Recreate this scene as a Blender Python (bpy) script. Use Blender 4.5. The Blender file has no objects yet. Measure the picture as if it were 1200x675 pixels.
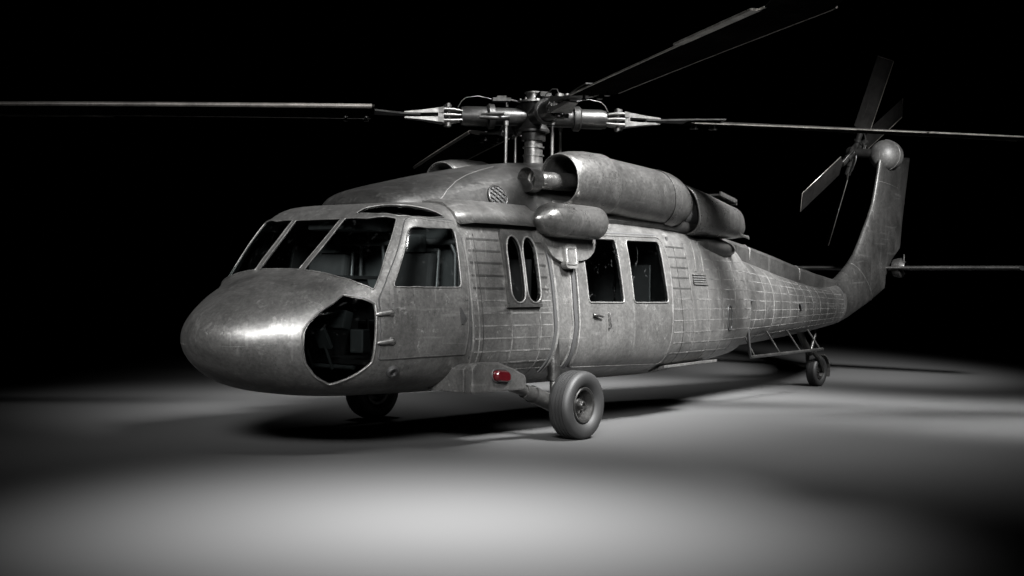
import bpy, bmesh, math, random
from mathutils import Vector, Matrix
from mathutils.geometry import delaunay_2d_cdt
random.seed(7)
sc=bpy.context.scene
C=sc.collection
import math
# ---------------- fuselage surface ----------------
X0=0.05
def pchip(xs,ys):
    n=len(xs);h=[xs[i+1]-xs[i] for i in range(n-1)];d=[(ys[i+1]-ys[i])/h[i] for i in range(n-1)]
    m=[0.0]*n;m[0]=d[0];m[-1]=d[-1]
    for i in range(1,n-1):
        if d[i-1]*d[i]>0:
            w1=2*h[i]+h[i-1];w2=h[i]+2*h[i-1];m[i]=(w1+w2)/(w1/d[i-1]+w2/d[i])
    def f(x):
        if x<=xs[0]: return ys[0]
        if x>=xs[-1]: return ys[-1]
        i=0
        while x>xs[i+1]: i+=1
        t=(x-xs[i])/h[i]
        return ((2*t**3-3*t*t+1)*ys[i]+(t**3-2*t*t+t)*h[i]*m[i]+(-2*t**3+3*t*t)*ys[i+1]+(t**3-t*t)*h[i]*m[i+1])
    return f
#   x     zb    zt    w     zw    nb   nt   k
ST=[(.05,1.0, 1.00, .001, 1.00, 2.0, 2.0, 0),
    (.065,.915, 1.085, .13,  .99, 2.0, 2.0, 0),
    (.12,.825, 1.165, .28,  .985, 2.0, 2.0, 0),
    (.23, .72, 1.255,.45,  .98, 2.1, 2.0, 0),
    (.43, .61,1.375,.65,  .98, 2.3, 2.1, 0),
    (.68, .535, 1.485, .87,  .98, 2.6, 2.2, 0),
    (.90, .495,1.57, 1.0, .98, 2.8, 2.4, 0),
    (1.0, .485,1.668,1.04, .99, 2.9, 2.6, .01),
    (1.2, .475, 1.862,1.09, 1.0, 3.0, 3.2, .05),
    (1.38,.47, 2.04, 1.125,1.02, 3.0, 4.0, .08),
    (1.5, .47, 2.13, 1.14,1.04, 3.0, 5.0, .11),
    (1.7, .465,2.19, 1.155,1.05, 3.0, 7.0, .15),
    (2.1, .46, 2.22, 1.175,1.06, 3.0, 8.0, .165),
    (3.0, .455, 2.23, 1.18,1.07, 3.0, 8.5, .17),
    (5.6, .455, 2.23, 1.18,1.07, 3.0, 8.5, .17),
    (6.4, .47, 2.22, 1.12,1.08, 2.9, 6.5, .16),
    (7.2, .51, 2.19, 1.0,1.12, 2.7, 4.4, .13),
    (8.2, .58, 2.14, .80,1.2, 2.5, 2.9, .08)]
_u=[math.sqrt(s[0]-X0) for s in ST]
_F=[pchip(_u,[s[j] for s in ST]) for j in range(1,8)]
_cache={}
def prm(x):
    k=round(x,9)
    if k not in _cache: _cache[k]=[f(math.sqrt(max(0,x-X0))) for f in _F]
    return _cache[k]
def sec(pr,a):
    zb,zt,w,zw,nb,nt,kk=pr
    r=math.radians(a);c=abs(math.cos(r));s=math.sin(r)
    h,n=((zt-zw),nt) if s>=0 else ((zw-zb),nb)
    # polar angle in normalised space
    q=(c**n+abs(s)**n)**(-1/n)
    y=w*c*q;z=h*s*q
    if z>0:
        t=z/h; y*=1-kk*t**1.3
    return y,zw+z
def P0(x,a):
    y,z=sec(prm(x),a); return (x,-y,z)
# tail cone surface  x zb zt w zw nb nt k
TC=[(8.15,.66,2.02,.74,1.25,2.4,2.7,.05),(9.3,.72,1.85,.60,1.24,2.3,2.6,.05),(10.6,.80,1.67,.43,1.22,2.2,2.5,.05),(11.8,.89,1.56,.29,1.24,2.1,2.3,.05),(12.75,.99,1.62,.205,1.3,2,2.1,0)]
_T=[pchip([s[0] for s in TC],[s[j] for s in TC]) for j in range(1,8)]
def PT(x,a):
    y,z=sec([f(x) for f in _T],a); return (x,-y,z)
def nrm(P,x,a,e=.004):
    if P is P0: e=max(1e-5,min(e,(x-X0)*.4))
    p1=P(x+e,a);p0=P(x-e,a);q1=P(x,min(90,a+.6));q0=P(x,max(-90,a-.6))
    u=[p1[i]-p0[i] for i in range(3)];v=[q1[i]-q0[i] for i in range(3)]
    n=[u[1]*v[2]-u[2]*v[1],u[2]*v[0]-u[0]*v[2],u[0]*v[1]-u[1]*v[0]]
    if n[1]>0 and False: pass
    l=math.sqrt(sum(c*c for c in n)) or 1
    return [c/l for c in n]
# ---------------- mesh helpers ----------------
def V3(p): return Vector(p)
class MB:
    def __init__(s): s.v=[];s.f=[];s.m=[];s.s=[];s.n={}
    def add(s,vs,fs,mat=0,smooth=True,ns=None):
        b=len(s.v); s.v+= [tuple(p) for p in vs]
        for f in fs: s.f.append([b+i for i in f]); s.m.append(mat); s.s.append(smooth)
        if ns:
            for i,q in enumerate(ns):
                if q is not None: s.n[b+i]=tuple(q)
        return s
    def tube(s,path,r,n=10,mat=0,closed=False,caps=True):
        P=[V3(p) for p in path];N=len(P);rs=r if isinstance(r,(list,tuple)) else [r]*N
        up=None;rings=[]
        for i in range(N):
            if closed: t=(P[(i+1)%N]-P[i-1])
            else: t=(P[min(N-1,i+1)]-P[max(0,i-1)])
            t.normalize()
            if up is None: up=Vector((0,0,1)) if abs(t.z)<.9 else Vector((1,0,0))
            a=t.cross(up)
            if a.length<1e-6: a=t.orthogonal()
            a.normalize();b=a.cross(t);up=b
            rings.append([P[i]+(a*math.cos(2*math.pi*k/n)+b*math.sin(2*math.pi*k/n))*rs[i] for k in range(n)])
        vs=[p for q in rings for p in q];fs=[]
        for i in range(N if closed else N-1):
            j=(i+1)%N
            for k in range(n):
                l=(k+1)%n; fs.append([i*n+k,j*n+k,j*n+l,i*n+l])
        s.add(vs,fs,mat)
        if caps and not closed:
            s.add(rings[0],[list(range(n))],mat,False);s.add(rings[-1],[list(range(n))[::-1]],mat,False)
        return s
    def loft(s,rings,mat=0,caps=(True,True),smooth=True,closed=True):
        n=len(rings[0]);vs=[p for q in rings for p in q];fs=[]
        for i in range(len(rings)-1):
            for k in range(n if closed else n-1):
                l=(k+1)%n; fs.append([i*n+k,i*n+l,(i+1)*n+l,(i+1)*n+k])
        s.add(vs,fs,mat,smooth)
        if caps[0]: s.add(rings[0],[list(range(n))[::-1]],mat,False)
        if caps[1]: s.add(rings[-1],[list(range(n))],mat,False)
        return s
    def lathe(s,prof,org,ax,n=32,mat=0,split=25):
        # profile (axial, radius); sharp where the direction turns by more than split degrees
        ax=V3(ax).normalized();org=V3(org);a=ax.orthogonal().normalized();b=ax.cross(a)
        segs=[[prof[0]]]
        for i in range(1,len(prof)):
            segs[-1].append(prof[i])
            if i<len(prof)-1:
                d0=math.atan2(prof[i][1]-prof[i-1][1],prof[i][0]-prof[i-1][0]);d1=math.atan2(prof[i+1][1]-prof[i][1],prof[i+1][0]-prof[i][0])
                dd=abs((d1-d0+math.pi)%(2*math.pi)-math.pi)
                if math.degrees(dd)>split: segs.append([prof[i]])
        for g in segs:
            s.loft([[org+ax*h+(a*math.cos(2*math.pi*k/n)+b*math.sin(2*math.pi*k/n))*max(r,1e-5) for k in range(n)] for h,r in g],mat,(False,False))
        return s
    def box(s,c,d,mat=0,rot=None):
        x,y,z=[q/2 for q in d];R=rot or Matrix.Identity(3)
        vs=[V3(c)+R@Vector((i*x,j*y,k*z)) for i in(-1,1) for j in(-1,1) for k in(-1,1)]
        return s.add(vs,[[0,1,3,2],[4,6,7,5],[0,4,5,1],[2,3,7,6],[0,2,6,4],[1,5,7,3]],mat,False)
    def prism(s,poly,off,mat=0):
        n=len(poly);o=V3(off);a=[V3(p) for p in poly];b=[p+o for p in a]
        return s.add(a+b,[list(range(n))[::-1],list(range(n,2*n))]+[[i,(i+1)%n,n+(i+1)%n,n+i] for i in range(n)],mat,False)
    def build(s,name,mats,parent=None,bevel=0,fix=True):
        me=bpy.data.meshes.new(name)
        me.from_pydata(s.v,[],s.f)
        for m in (mats if isinstance(mats,(list,tuple)) else [mats]): me.materials.append(m)
        me.polygons.foreach_set('material_index',s.m);me.polygons.foreach_set('use_smooth',s.s)
        me.update()
        if s.n:
            me.normals_split_custom_set_from_vertices([s.n.get(i,(0,0,0)) for i in range(len(s.v))])
        elif fix or bevel:
            bm=bmesh.new();bm.from_mesh(me)
            if bevel:
                bmesh.ops.remove_doubles(bm,verts=bm.verts,dist=1e-5)
                es=[e for e in bm.edges if len(e.link_faces)==2 and e.calc_face_angle(0)>.5]
                bmesh.ops.bevel(bm,geom=es,offset=bevel,segments=2,affect='EDGES',profile=.6)
            bmesh.ops.recalc_face_normals(bm,faces=bm.faces)
            bm.to_mesh(me);bm.free()
        o=bpy.data.objects.new(name,me);C.objects.link(o)
        if parent: o.parent=parent
        return o
AS=.02   # metres per degree, used to square up the (x, angle) chart
def rnd(poly,r,n=5):
    out=[];N=len(poly);p=[Vector((x,a*AS)) for x,a in poly]
    for i in range(N):
        a,b,c=p[i-1],p[i],p[(i+1)%N];u=(a-b);w=(c-b);ri=r[i] if isinstance(r,(list,tuple)) else r;d=min(ri,u.length*.45,w.length*.45)
        s0=b+u.normalized()*d;s1=b+w.normalized()*d
        for k in range(n+1):
            t=k/n;q=s0*(1-t)**2+b*2*t*(1-t)+s1*t*t;out.append((q.x,q.y/AS))
    return out
def dens(poly,step=.06,closed=True):
    out=[];N=len(poly)
    for i in range(N if closed else N-1):
        a=poly[i];b=poly[(i+1)%N];L=math.hypot(b[0]-a[0],(b[1]-a[1])*AS);k=max(1,int(L/step))
        for j in range(k): out.append((a[0]+(b[0]-a[0])*j/k,a[1]+(b[1]-a[1])*j/k))
    if not closed: out.append(poly[-1])
    return out
def spl(poly,n=6):
    # closed Catmull-Rom through the points
    out=[];N=len(poly)
    for i in range(N):
        p=[poly[(i+k-1)%N] for k in range(4)]
        for j in range(n):
            t=j/n;out.append(tuple(.5*(2*p[1][d]+(p[2][d]-p[0][d])*t+(2*p[0][d]-5*p[1][d]+4*p[2][d]-p[3][d])*t*t+(3*p[1][d]-p[0][d]-3*p[2][d]+p[3][d])*t**3) for d in (0,1)))
    return out
def inpoly(x,y,poly):
    c=False;j=len(poly)-1
    for i in range(len(poly)):
        xi,yi=poly[i];xj,yj=poly[j]
        if (yi>y)!=(yj>y) and x<(xj-xi)*(y-yi)/(yj-yi)+xi: c=not c
        j=i
    return c
def grow(poly,d):
    # offset a closed chart polygon outwards by d metres
    p=[Vector((x,a*AS)) for x,a in poly];N=len(p)
    ar=sum(p[i-1].x*p[i].y-p[i].x*p[i-1].y for i in range(N));sg=1 if ar>0 else -1;out=[]
    for i in range(N):
        t=(p[(i+1)%N]-p[i-1]).normalized();n=Vector((t.y,-t.x))*sg
        q=p[i]+n*d;out.append((q.x,max(-90,min(90,q.y/AS))))
    return out
def pt(P,x,a,off=0,side=-1):
    p=P(x,a);n=nrm(P,x,a) if off else (0,0,0)
    q=[p[i]+n[i]*off for i in range(3)]
    if side>0: q[1]=-q[1]
    return q
def pn(P,x,a,side=-1):
    n=list(nrm(P,x,a))
    if side>0:n[1]=-n[1]
    return n
def sheet(mb,P,poly,holes=(),off=0,th=.015,side=-1,gx=.08,ga=4,mat=0,gridx=None,inner=True,imat=None):
    xs=[p[0] for p in poly];as_=[p[1] for p in poly]
    pts=[];edges=[]
    def loop(pl):
        b=len(pts);pts.extend([Vector((x,a*AS)) for x,a in pl]);n=len(pl);edges.extend([(b+i,b+(i+1)%n) for i in range(n)])
    loop(poly)
    for h in holes: loop(h)
    if gridx is None:
        k=max(1,int((max(xs)-min(xs))/gx));gridx=[min(xs)+(max(xs)-min(xs))*i/k for i in range(k+1)]
    A=math.ceil((max(as_)-min(as_))/ga)
    for x in gridx:
        for j in range(A+1):
            a=min(as_)+(max(as_)-min(as_))*j/A
            if inpoly(x,a,poly) and not any(inpoly(x,a,h) for h in holes): pts.append(Vector((x,a*AS)))
    vs,es,fs,_,_,_=delaunay_2d_cdt(pts,edges,[],0,1e-5)
    T=[]
    for f in fs:
        cx=sum(vs[i].x for i in f)/len(f);ca=sum(vs[i].y for i in f)/len(f)/AS
        if inpoly(cx,ca,poly) and not any(inpoly(cx,ca,h) for h in holes): T.append(list(f))
    used=sorted({i for f in T for i in f});mp={i:k for k,i in enumerate(used)}
    ch=[(vs[i].x,max(-90,min(90,vs[i].y/AS))) for i in used]
    T=[[mp[i] for i in f] for f in T]
    O=[pt(P,x,a,off,side) for x,a in ch];N=[pn(P,x,a,side) for x,a in ch]
    fl=[]
    for f in T:
        a,b,c=[Vector(O[i]) for i in f[:3]];nn=(b-a).cross(c-a)
        if nn.dot(Vector(N[f[0]]))<0: f=f[::-1]
        fl.append(f)
    mb.add(O,fl,mat,True,N)
    if th and inner:
        I=[pt(P,x,a,off-th,side) for x,a in ch]
        mb.add(I,[f[::-1] for f in fl],mat if imat is None else imat,True,[[-q for q in n] for n in N])
        cnt={}
        for f in fl:
            for i in range(len(f)):
                e=(f[i],f[(i+1)%len(f)]);cnt[e]=1
        for (i,j) in cnt:
            if (j,i) in cnt: continue
            if abs(ch[i][1])>89.95 and abs(ch[j][1])>89.95: continue
            mb.add([O[j],O[i],I[i],I[j]],[[0,1,2,3]],mat,False)
    return mb
def ribbon(mb,P,path,w,off,th=.004,side=-1,mat=0,step=.08):
    pa=dens(path,step,False);N=len(pa);L=[];R=[]
    for i in range(N):
        x,a=pa[i];p=V3(pt(P,x,a,off,side));q0=V3(pt(P,*pa[max(0,i-1)],off,side));q1=V3(pt(P,*pa[min(N-1,i+1)],off,side))
        t=(q1-q0).normalized();n=V3(pn(P,x,a,side));b=t.cross(n).normalized()
        L.append((p-b*w/2,p+b*w/2,p+b*w/2-n*th,p-b*w/2-n*th,n))
    vs=[];ns=[];fs=[]
    for q in L: vs+=[q[0],q[1]];ns+=[q[4],q[4]]
    for i in range(N-1): fs.append([2*i,2*i+1,2*i+3,2*i+2])
    mb.add(vs,fs,mat,True,ns)
    for (u,v) in ((1,2),(3,0)):
        vs=[];fs=[]
        for q in L: vs+=[q[u],q[v]]
        for i in range(N-1): fs.append([2*i,2*i+1,2*i+3,2*i+2])
        mb.add(vs,fs,mat,False)
    for q in (L[0],L[-1]): mb.add(q[:4],[[0,1,2,3]],mat,False)
def gasket(mb,P,loop,r,off,side=-1,mat=0,closed=True,n=6):
    lp=dens(loop,.05,closed)
    mb.tube([pt(P,x,a,off,side) for x,a in lp],r,n,mat,closed)
def dz(P,poly,step=.05):
    # densify a chart polygon so that its edges run straight in the side view
    out=[];N=len(poly)
    for i in range(N):
        a=poly[i];c=poly[(i+1)%N];za=P(*a)[2];zc=P(*c)[2];L=math.hypot(c[0]-a[0],zc-za);k=max(1,int(L/step))
        out.append(a)
        for j in range(1,k):
            x=a[0]+(c[0]-a[0])*j/k;out.append((x,zang(P,x,za+(zc-za)*j/k)))
    return out
def zang(P,x,z):
    lo,hi=-90,90
    for _ in range(30):
        m=(lo+hi)/2
        if P(x,m)[2]<z: lo=m
        else: hi=m
    return lo
def empty(name,loc=(0,0,0),parent=None):
    o=bpy.data.objects.new(name,None);C.objects.link(o);o.location=loc
    o.empty_display_size=.3
    if parent:o.parent=parent
    return o
def copy_tree(o,parent):
    c=o.copy();C.objects.link(c);c.parent=parent
    for ch in list(o.children): copy_tree(ch,c)
    return c
# ---------------- materials ----------------
def N_(nt,t,**k):
    n=nt.nodes.new(t)
    for a,b in k.items(): setattr(n,a,b)
    return n
def paint(name,base=.2,metal=.5,rough=.42,var=.35,chips=.5,scr=.5,tint=(1,.985,.955),bump=.28,sc_=1.0,spec=.5):
    m=bpy.data.materials.new(name);m.use_nodes=True;nt=m.node_tree;L=nt.links.new
    b=nt.nodes['Principled BSDF'];tc=N_(nt,'ShaderNodeTexCoord')
    def noise(scale,detail=6,rough_=.6,mp=None,dist=0):
        n=N_(nt,'ShaderNodeTexNoise');n.inputs['Scale'].default_value=scale*sc_;n.inputs['Detail'].default_value=detail;n.inputs['Roughness'].default_value=rough_;n.inputs['Distortion'].default_value=dist
        if mp:
            q=N_(nt,'ShaderNodeMapping');q.inputs['Scale'].default_value=mp[0];q.inputs['Rotation'].default_value=mp[1];L(tc.outputs['Object'],q.inputs['Vector']);L(q.outputs['Vector'],n.inputs['Vector'])
        else: L(tc.outputs['Object'],n.inputs['Vector'])
        return n.outputs['Fac']
    def rng(src,a,b_,c,d):
        n=N_(nt,'ShaderNodeMapRange');n.inputs[1].default_value=a;n.inputs[2].default_value=b_;n.inputs[3].default_value=c;n.inputs[4].default_value=d;L(src,n.inputs[0]);return n.outputs[0]
    def mth(op,a,b_):
        n=N_(nt,'ShaderNodeMath',operation=op)
        for i,q in enumerate((a,b_)):
            if isinstance(q,(int,float)): n.inputs[i].default_value=q
            else: L(q,n.inputs[i])
        return n.outputs[0]
    big=noise(1.7,9,.62,dist=.6);fine=noise(38,5,.7);blot=noise(6,10,.75,dist=1.0)
    streak=noise(9,5,.6,((1,1,.16),(0,0,0)))
    s1=noise(16,3,.5,((1,1,.05),(.9,.5,.3)));s2=noise(14,3,.5,((.05,1,1),(.3,-.5,.6)))
    ch=noise(11,10,.8,dist=.3);msk=noise(2.2,2,.5)
    val=mth('MULTIPLY',rng(big,.36,.64,1-var,1+var),rng(fine,.34,.66,.78,1.22));val=mth('MULTIPLY',val,rng(noise(9,12,.8,dist=.5),.38,.62,.86,1.12))
    val=mth('MULTIPLY',val,rng(streak,.4,.66,1.05,.88))
    val=mth('MULTIPLY',val,rng(blot,.5,.66,1.03,.78))
    val=mth('ADD',val,mth('MULTIPLY',rng(s1,.64,.67,0,1),scr))
    val=mth('ADD',val,mth('MULTIPLY',rng(s2,.645,.68,0,1),scr))
    chip=mth('MULTIPLY',rng(ch,.585,.62,0,1),rng(msk,.50,.60,0,1))
    val=mth('ADD',val,mth('MULTIPLY',chip,chips))
    wr=mth('MULTIPLY',rng(noise(3.3,13,.72,dist=.8),.60,.635,0,1),rng(fine,.35,.6,.3,1));val=mth('ADD',val,mth('MULTIPLY',wr,chips*.7))
    dk=mth('MULTIPLY',rng(noise(17,8,.8),.60,.64,0,1),rng(noise(3.1,2,.5),.46,.58,0,.7))
    val=mth('MULTIPLY',val,mth('SUBTRACT',1,dk))
    val=mth('MULTIPLY',val,base)
    cc=N_(nt,'ShaderNodeCombineColor')
    for i in range(3): L(mth('MULTIPLY',val,tint[i]),cc.inputs[i])
    L(cc.outputs[0],b.inputs['Base Color']);b.inputs['Metallic'].default_value=metal;b.inputs['Specular IOR Level'].default_value=spec
    ro=mth('ADD',rng(blot,.3,.7,rough-.07,rough+.12),mth('MULTIPLY',rng(fine,.3,.7,-1,1),.04));L(ro,b.inputs['Roughness'])
    bp=N_(nt,'ShaderNodeBump');bp.inputs['Strength'].default_value=bump;bp.inputs['Distance'].default_value=.01
    h=mth('ADD',mth('MULTIPLY',big,1.6),mth('ADD',mth('MULTIPLY',blot,.35),mth('ADD',mth('MULTIPLY',chip,-.3),mth('MULTIPLY',fine,.10))));L(h,bp.inputs['Height']);L(bp.outputs[0],b.inputs['Normal'])
    return m
def plain(name,col,rough=.6,metal=0,spec=.5):
    m=bpy.data.materials.new(name);m.use_nodes=True;nt=m.node_tree;b=nt.nodes['Principled BSDF']
    tc=N_(nt,'ShaderNodeTexCoord');n=N_(nt,'ShaderNodeTexNoise');n.inputs['Scale'].default_value=14;n.inputs['Detail'].default_value=6;nt.links.new(tc.outputs['Object'],n.inputs['Vector'])
    mx=N_(nt,'ShaderNodeMix',data_type='RGBA');mx.inputs[6].default_value=(*[c*.72 for c in col],1);mx.inputs[7].default_value=(*[c*1.25 for c in col],1)
    nt.links.new(n.outputs['Fac'],mx.inputs[0]);nt.links.new(mx.outputs[2],b.inputs['Base Color'])
    b.inputs['Roughness'].default_value=rough;b.inputs['Metallic'].default_value=metal;b.inputs['Specular IOR Level'].default_value=spec
    return m
def glass(name,tint=(.42,.47,.48),refl=1.0,dust=.12):
    m=bpy.data.materials.new(name);m.use_nodes=True;nt=m.node_tree;nt.nodes.clear();L=nt.links.new
    o=N_(nt,'ShaderNodeOutputMaterial');t=N_(nt,'ShaderNodeBsdfTransparent');t.inputs[0].default_value=(*tint,1)
    g=N_(nt,'ShaderNodeBsdfGlossy');g.inputs['Roughness'].default_value=.08;g.inputs['Color'].default_value=(1,1,1,1)
    lw=N_(nt,'ShaderNodeLayerWeight');lw.inputs[0].default_value=.5;pw=N_(nt,'ShaderNodeMath',operation='POWER');L(lw.outputs['Facing'],pw.inputs[0]);pw.inputs[1].default_value=4;fr=N_(nt,'ShaderNodeMath',operation='MULTIPLY_ADD');L(pw.outputs[0],fr.inputs[0]);fr.inputs[1].default_value=.35*refl;fr.inputs[2].default_value=.02*refl
    tc=N_(nt,'ShaderNodeTexCoord');n=N_(nt,'ShaderNodeTexNoise');n.inputs['Scale'].default_value=7;n.inputs['Detail'].default_value=9;n.inputs['Roughness'].default_value=.75;n.inputs['Distortion'].default_value=1.5
    L(tc.outputs['Object'],n.inputs['Vector'])
    r=N_(nt,'ShaderNodeMapRange');r.inputs[1].default_value=.6;r.inputs[2].default_value=.78;r.inputs[3].default_value=0;r.inputs[4].default_value=dust;L(n.outputs['Fac'],r.inputs[0])
    d=N_(nt,'ShaderNodeBsdfDiffuse');d.inputs[0].default_value=(.3,.31,.31,1)
    m1=N_(nt,'ShaderNodeMixShader');L(fr.outputs[0],m1.inputs[0]);L(t.outputs[0],m1.inputs[1]);L(g.outputs[0],m1.inputs[2])
    m2=N_(nt,'ShaderNodeMixShader');L(r.outputs[0],m2.inputs[0]);L(m1.outputs[0],m2.inputs[1]);L(d.outputs[0],m2.inputs[2]);L(m2.outputs[0],o.inputs[0])
    return m
PAINT=paint('worn_grey_paint',.10,.7,.39,var=.24,chips=1.0,scr=.35)
SEAML=paint('seam_line_paint',.105,.5,.4,var=.6,chips=.2,sc_=2)  # grey paint of the raised stringer and frame strips
TAILP=paint('tail_paint',.065,.7,.38,var=.35)
PAINTD=paint('dark_grey_paint',.05,.7,.38,var=.3)
COWL=paint('cowling_paint',.028,.7,.40);BALLP=paint('gearbox_paint',.04,.35,.55);FINP=paint('fin_paint',.042,.75,.38)
NAC=paint('nacelle_metal',.11,.85,.30,var=.22,scr=.3);NACP=paint('nacelle_panel_metal',.09,.85,.33,var=.25,scr=.3)
EDGE=paint('bare_edge_metal',.095,.6,.42,chips=.3)
DUSTY=glass('dusty_glass',(.35,.36,.36),1,.75)
SEAM=plain('dark_seam',(.02,.02,.02),.7)
METAL=paint('hub_metal',.04,.8,.34,sc_=3)
HUBM=paint('rotor_head_metal',.02,.7,.38,sc_=3)
BRIGHT=paint('bright_steel',.13,.9,.38,sc_=3,var=.2)
BLADE=paint('blade_paint',.006,0,.9,spec=0,tint=(1,.95,.9),chips=.8)
BLE=paint('blade_leading_edge',.15,.3,.5,tint=(1,.93,.86),sc_=3)
BEDGE=paint('blade_edge_metal',.22,.85,.3,tint=(1,.95,.88),sc_=3)
RUB=plain('tyre_rubber',(.008,.008,.008),.6)
BLACK=plain('black_paint',(.015,.015,.015),.5)
SEAT=plain('seat_fabric',(.05,.05,.05),.8)
INT=plain('cockpit_lining',(.09,.094,.094),.7)
INTD=plain('instrument_black',(.02,.02,.02),.55)
GL=glass('tinted_glass',(.46,.49,.49),.35,.03);GLC=glass('chin_glass',(.21,.22,.22),.02,.04);GLD=glass('dark_glass',(.34,.36,.36))
MESH=plain('wire_mesh',(.25,.25,.25),.5,.6)
RED=bpy.data.materials.new('red_lens');RED.use_nodes=True
_b=RED.node_tree.nodes['Principled BSDF'];_b.inputs['Base Color'].default_value=(.035,.0015,.003,1);_b.inputs['Roughness'].default_value=.2;_b.inputs['Coat Weight'].default_value=.5

heli=empty('military_helicopter',(4.5,0,0))
heli['label']='worn grey twin-engine military helicopter standing on a dark studio floor';heli['category']='helicopter'
OFF=Matrix.Translation((-4.5,0,0))
def B(mb,name,mats,parent=None,**k):
    o=mb.build(name,mats,parent or heli,**k)
    return o
# every part is written in world metres; parts hang under the root with this offset
def settle():
    for o in list(heli.children):
        if o not in RBL: o.matrix_parent_inverse=OFF

SIDES=(-1,1)
# ---- traced outlines on the hull: (station x, section angle) ----
PANE=[(1.380,71.9),(1.399,59.9),(1.498,47.8),(1.285,40.8),(1.090,30.5),(1.012,39.5),(0.959,50.6),(0.936,61.5),(0.920,72.4)]
CPANE=[(1.373,74.3),(.92,75.8),(.915,84),(.915,91),(1.376,91)]
DWIN=[(1.526,41.8),(2.052,38.6),(2.035,18.3),(1.241,26.0)]
DOOR=[(1.548,45.3),(1.782,42.2),(2.087,40.9),(2.141,29.8),(2.135,16.9),(2.107,5.6),(2.065,-19.6),(1.493,-19.2),(1.085,-17.5),(1.106,24.0),(1.242,32.4)]
SKY=[(1.432,68.1),(1.521,65.9),(1.587,61.0),(1.659,53.0),(1.792,48.2),(1.929,44.7),(1.998,42.6),(1.814,42.6),(1.636,43.9),(1.522,48.6),(1.451,57.5)]
GUNP=[(2.674,38.7),(3.166,38.7),(3.167,10.8),(2.671,10.6)]
CW1=[(3.975,37.8),(4.621,38.2),(4.626,11.7),(3.968,11.7)]
CW2=[(4.821,38.2),(5.497,38.6),(5.518,11.8),(4.811,11.7)]
CDOOR=[(3.790,39.3),(4.578,40.2),(5.564,40.9),(5.658,30.0),(5.630,14.9),(5.580,-0.3),(5.550,-23.8),(5.540,-38.2),(3.740,-35.4),(3.750,-13.7),(3.780,9.2),(3.806,28.1)]
CHIN=[(0.887,38.2),(1.058,22.7),(1.039,6.4),(1.018,-19.6),(0.809,-42.9),(0.664,-36.4),(0.564,-23.3),(0.532,-7.8),(0.538,10.0),(0.573,18.1),(0.670,27.6)]
pane=rnd(PANE,.02,3);cpane=CPANE;dwin=rnd(dz(P0,DWIN,.15),.05);sky=rnd(SKY,.02,3);cw1=rnd(dz(P0,CW1,.15),.05);cw2=rnd(dz(P0,CW2,.15),.05);chin=rnd(CHIN,[.015,.015,.06,.02,.02,.08,.08,.08,.08,.08,.08],4)
door=rnd(dz(P0,DOOR,.2),.03,3);cdoor=rnd(dz(P0,CDOOR,.2),.08,4)
def capsule(x0,a0,x1,a1,r,n=8):
    p=Vector((x0,a0*AS));q=Vector((x1,a1*AS));t=(p-q).normalized();ang=math.atan2(t.y,t.x);out=[]
    for k in range(n+1):
        w=ang-math.pi/2+math.pi*k/n;out.append((p.x+r*math.cos(w),(p.y+r*math.sin(w))/AS))
    for k in range(n+1):
        w=ang+math.pi/2+math.pi*k/n;out.append((q.x+r*math.cos(w),(q.y+r*math.sin(w))/AS))
    return out
ov1=capsule(2.829,31.4,2.821,16.8,.108);ov2=capsule(3.071,31.4,3.063,16.8,.108)
gx=[X0+u*u for u in [.2+.026*i for i in range(104)] if .09<X0+u*u<8.19]+[8.2]
outline=dens([(.09,-90),(8.2,-90),(8.2,90),(.09,90)],.06)
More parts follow.
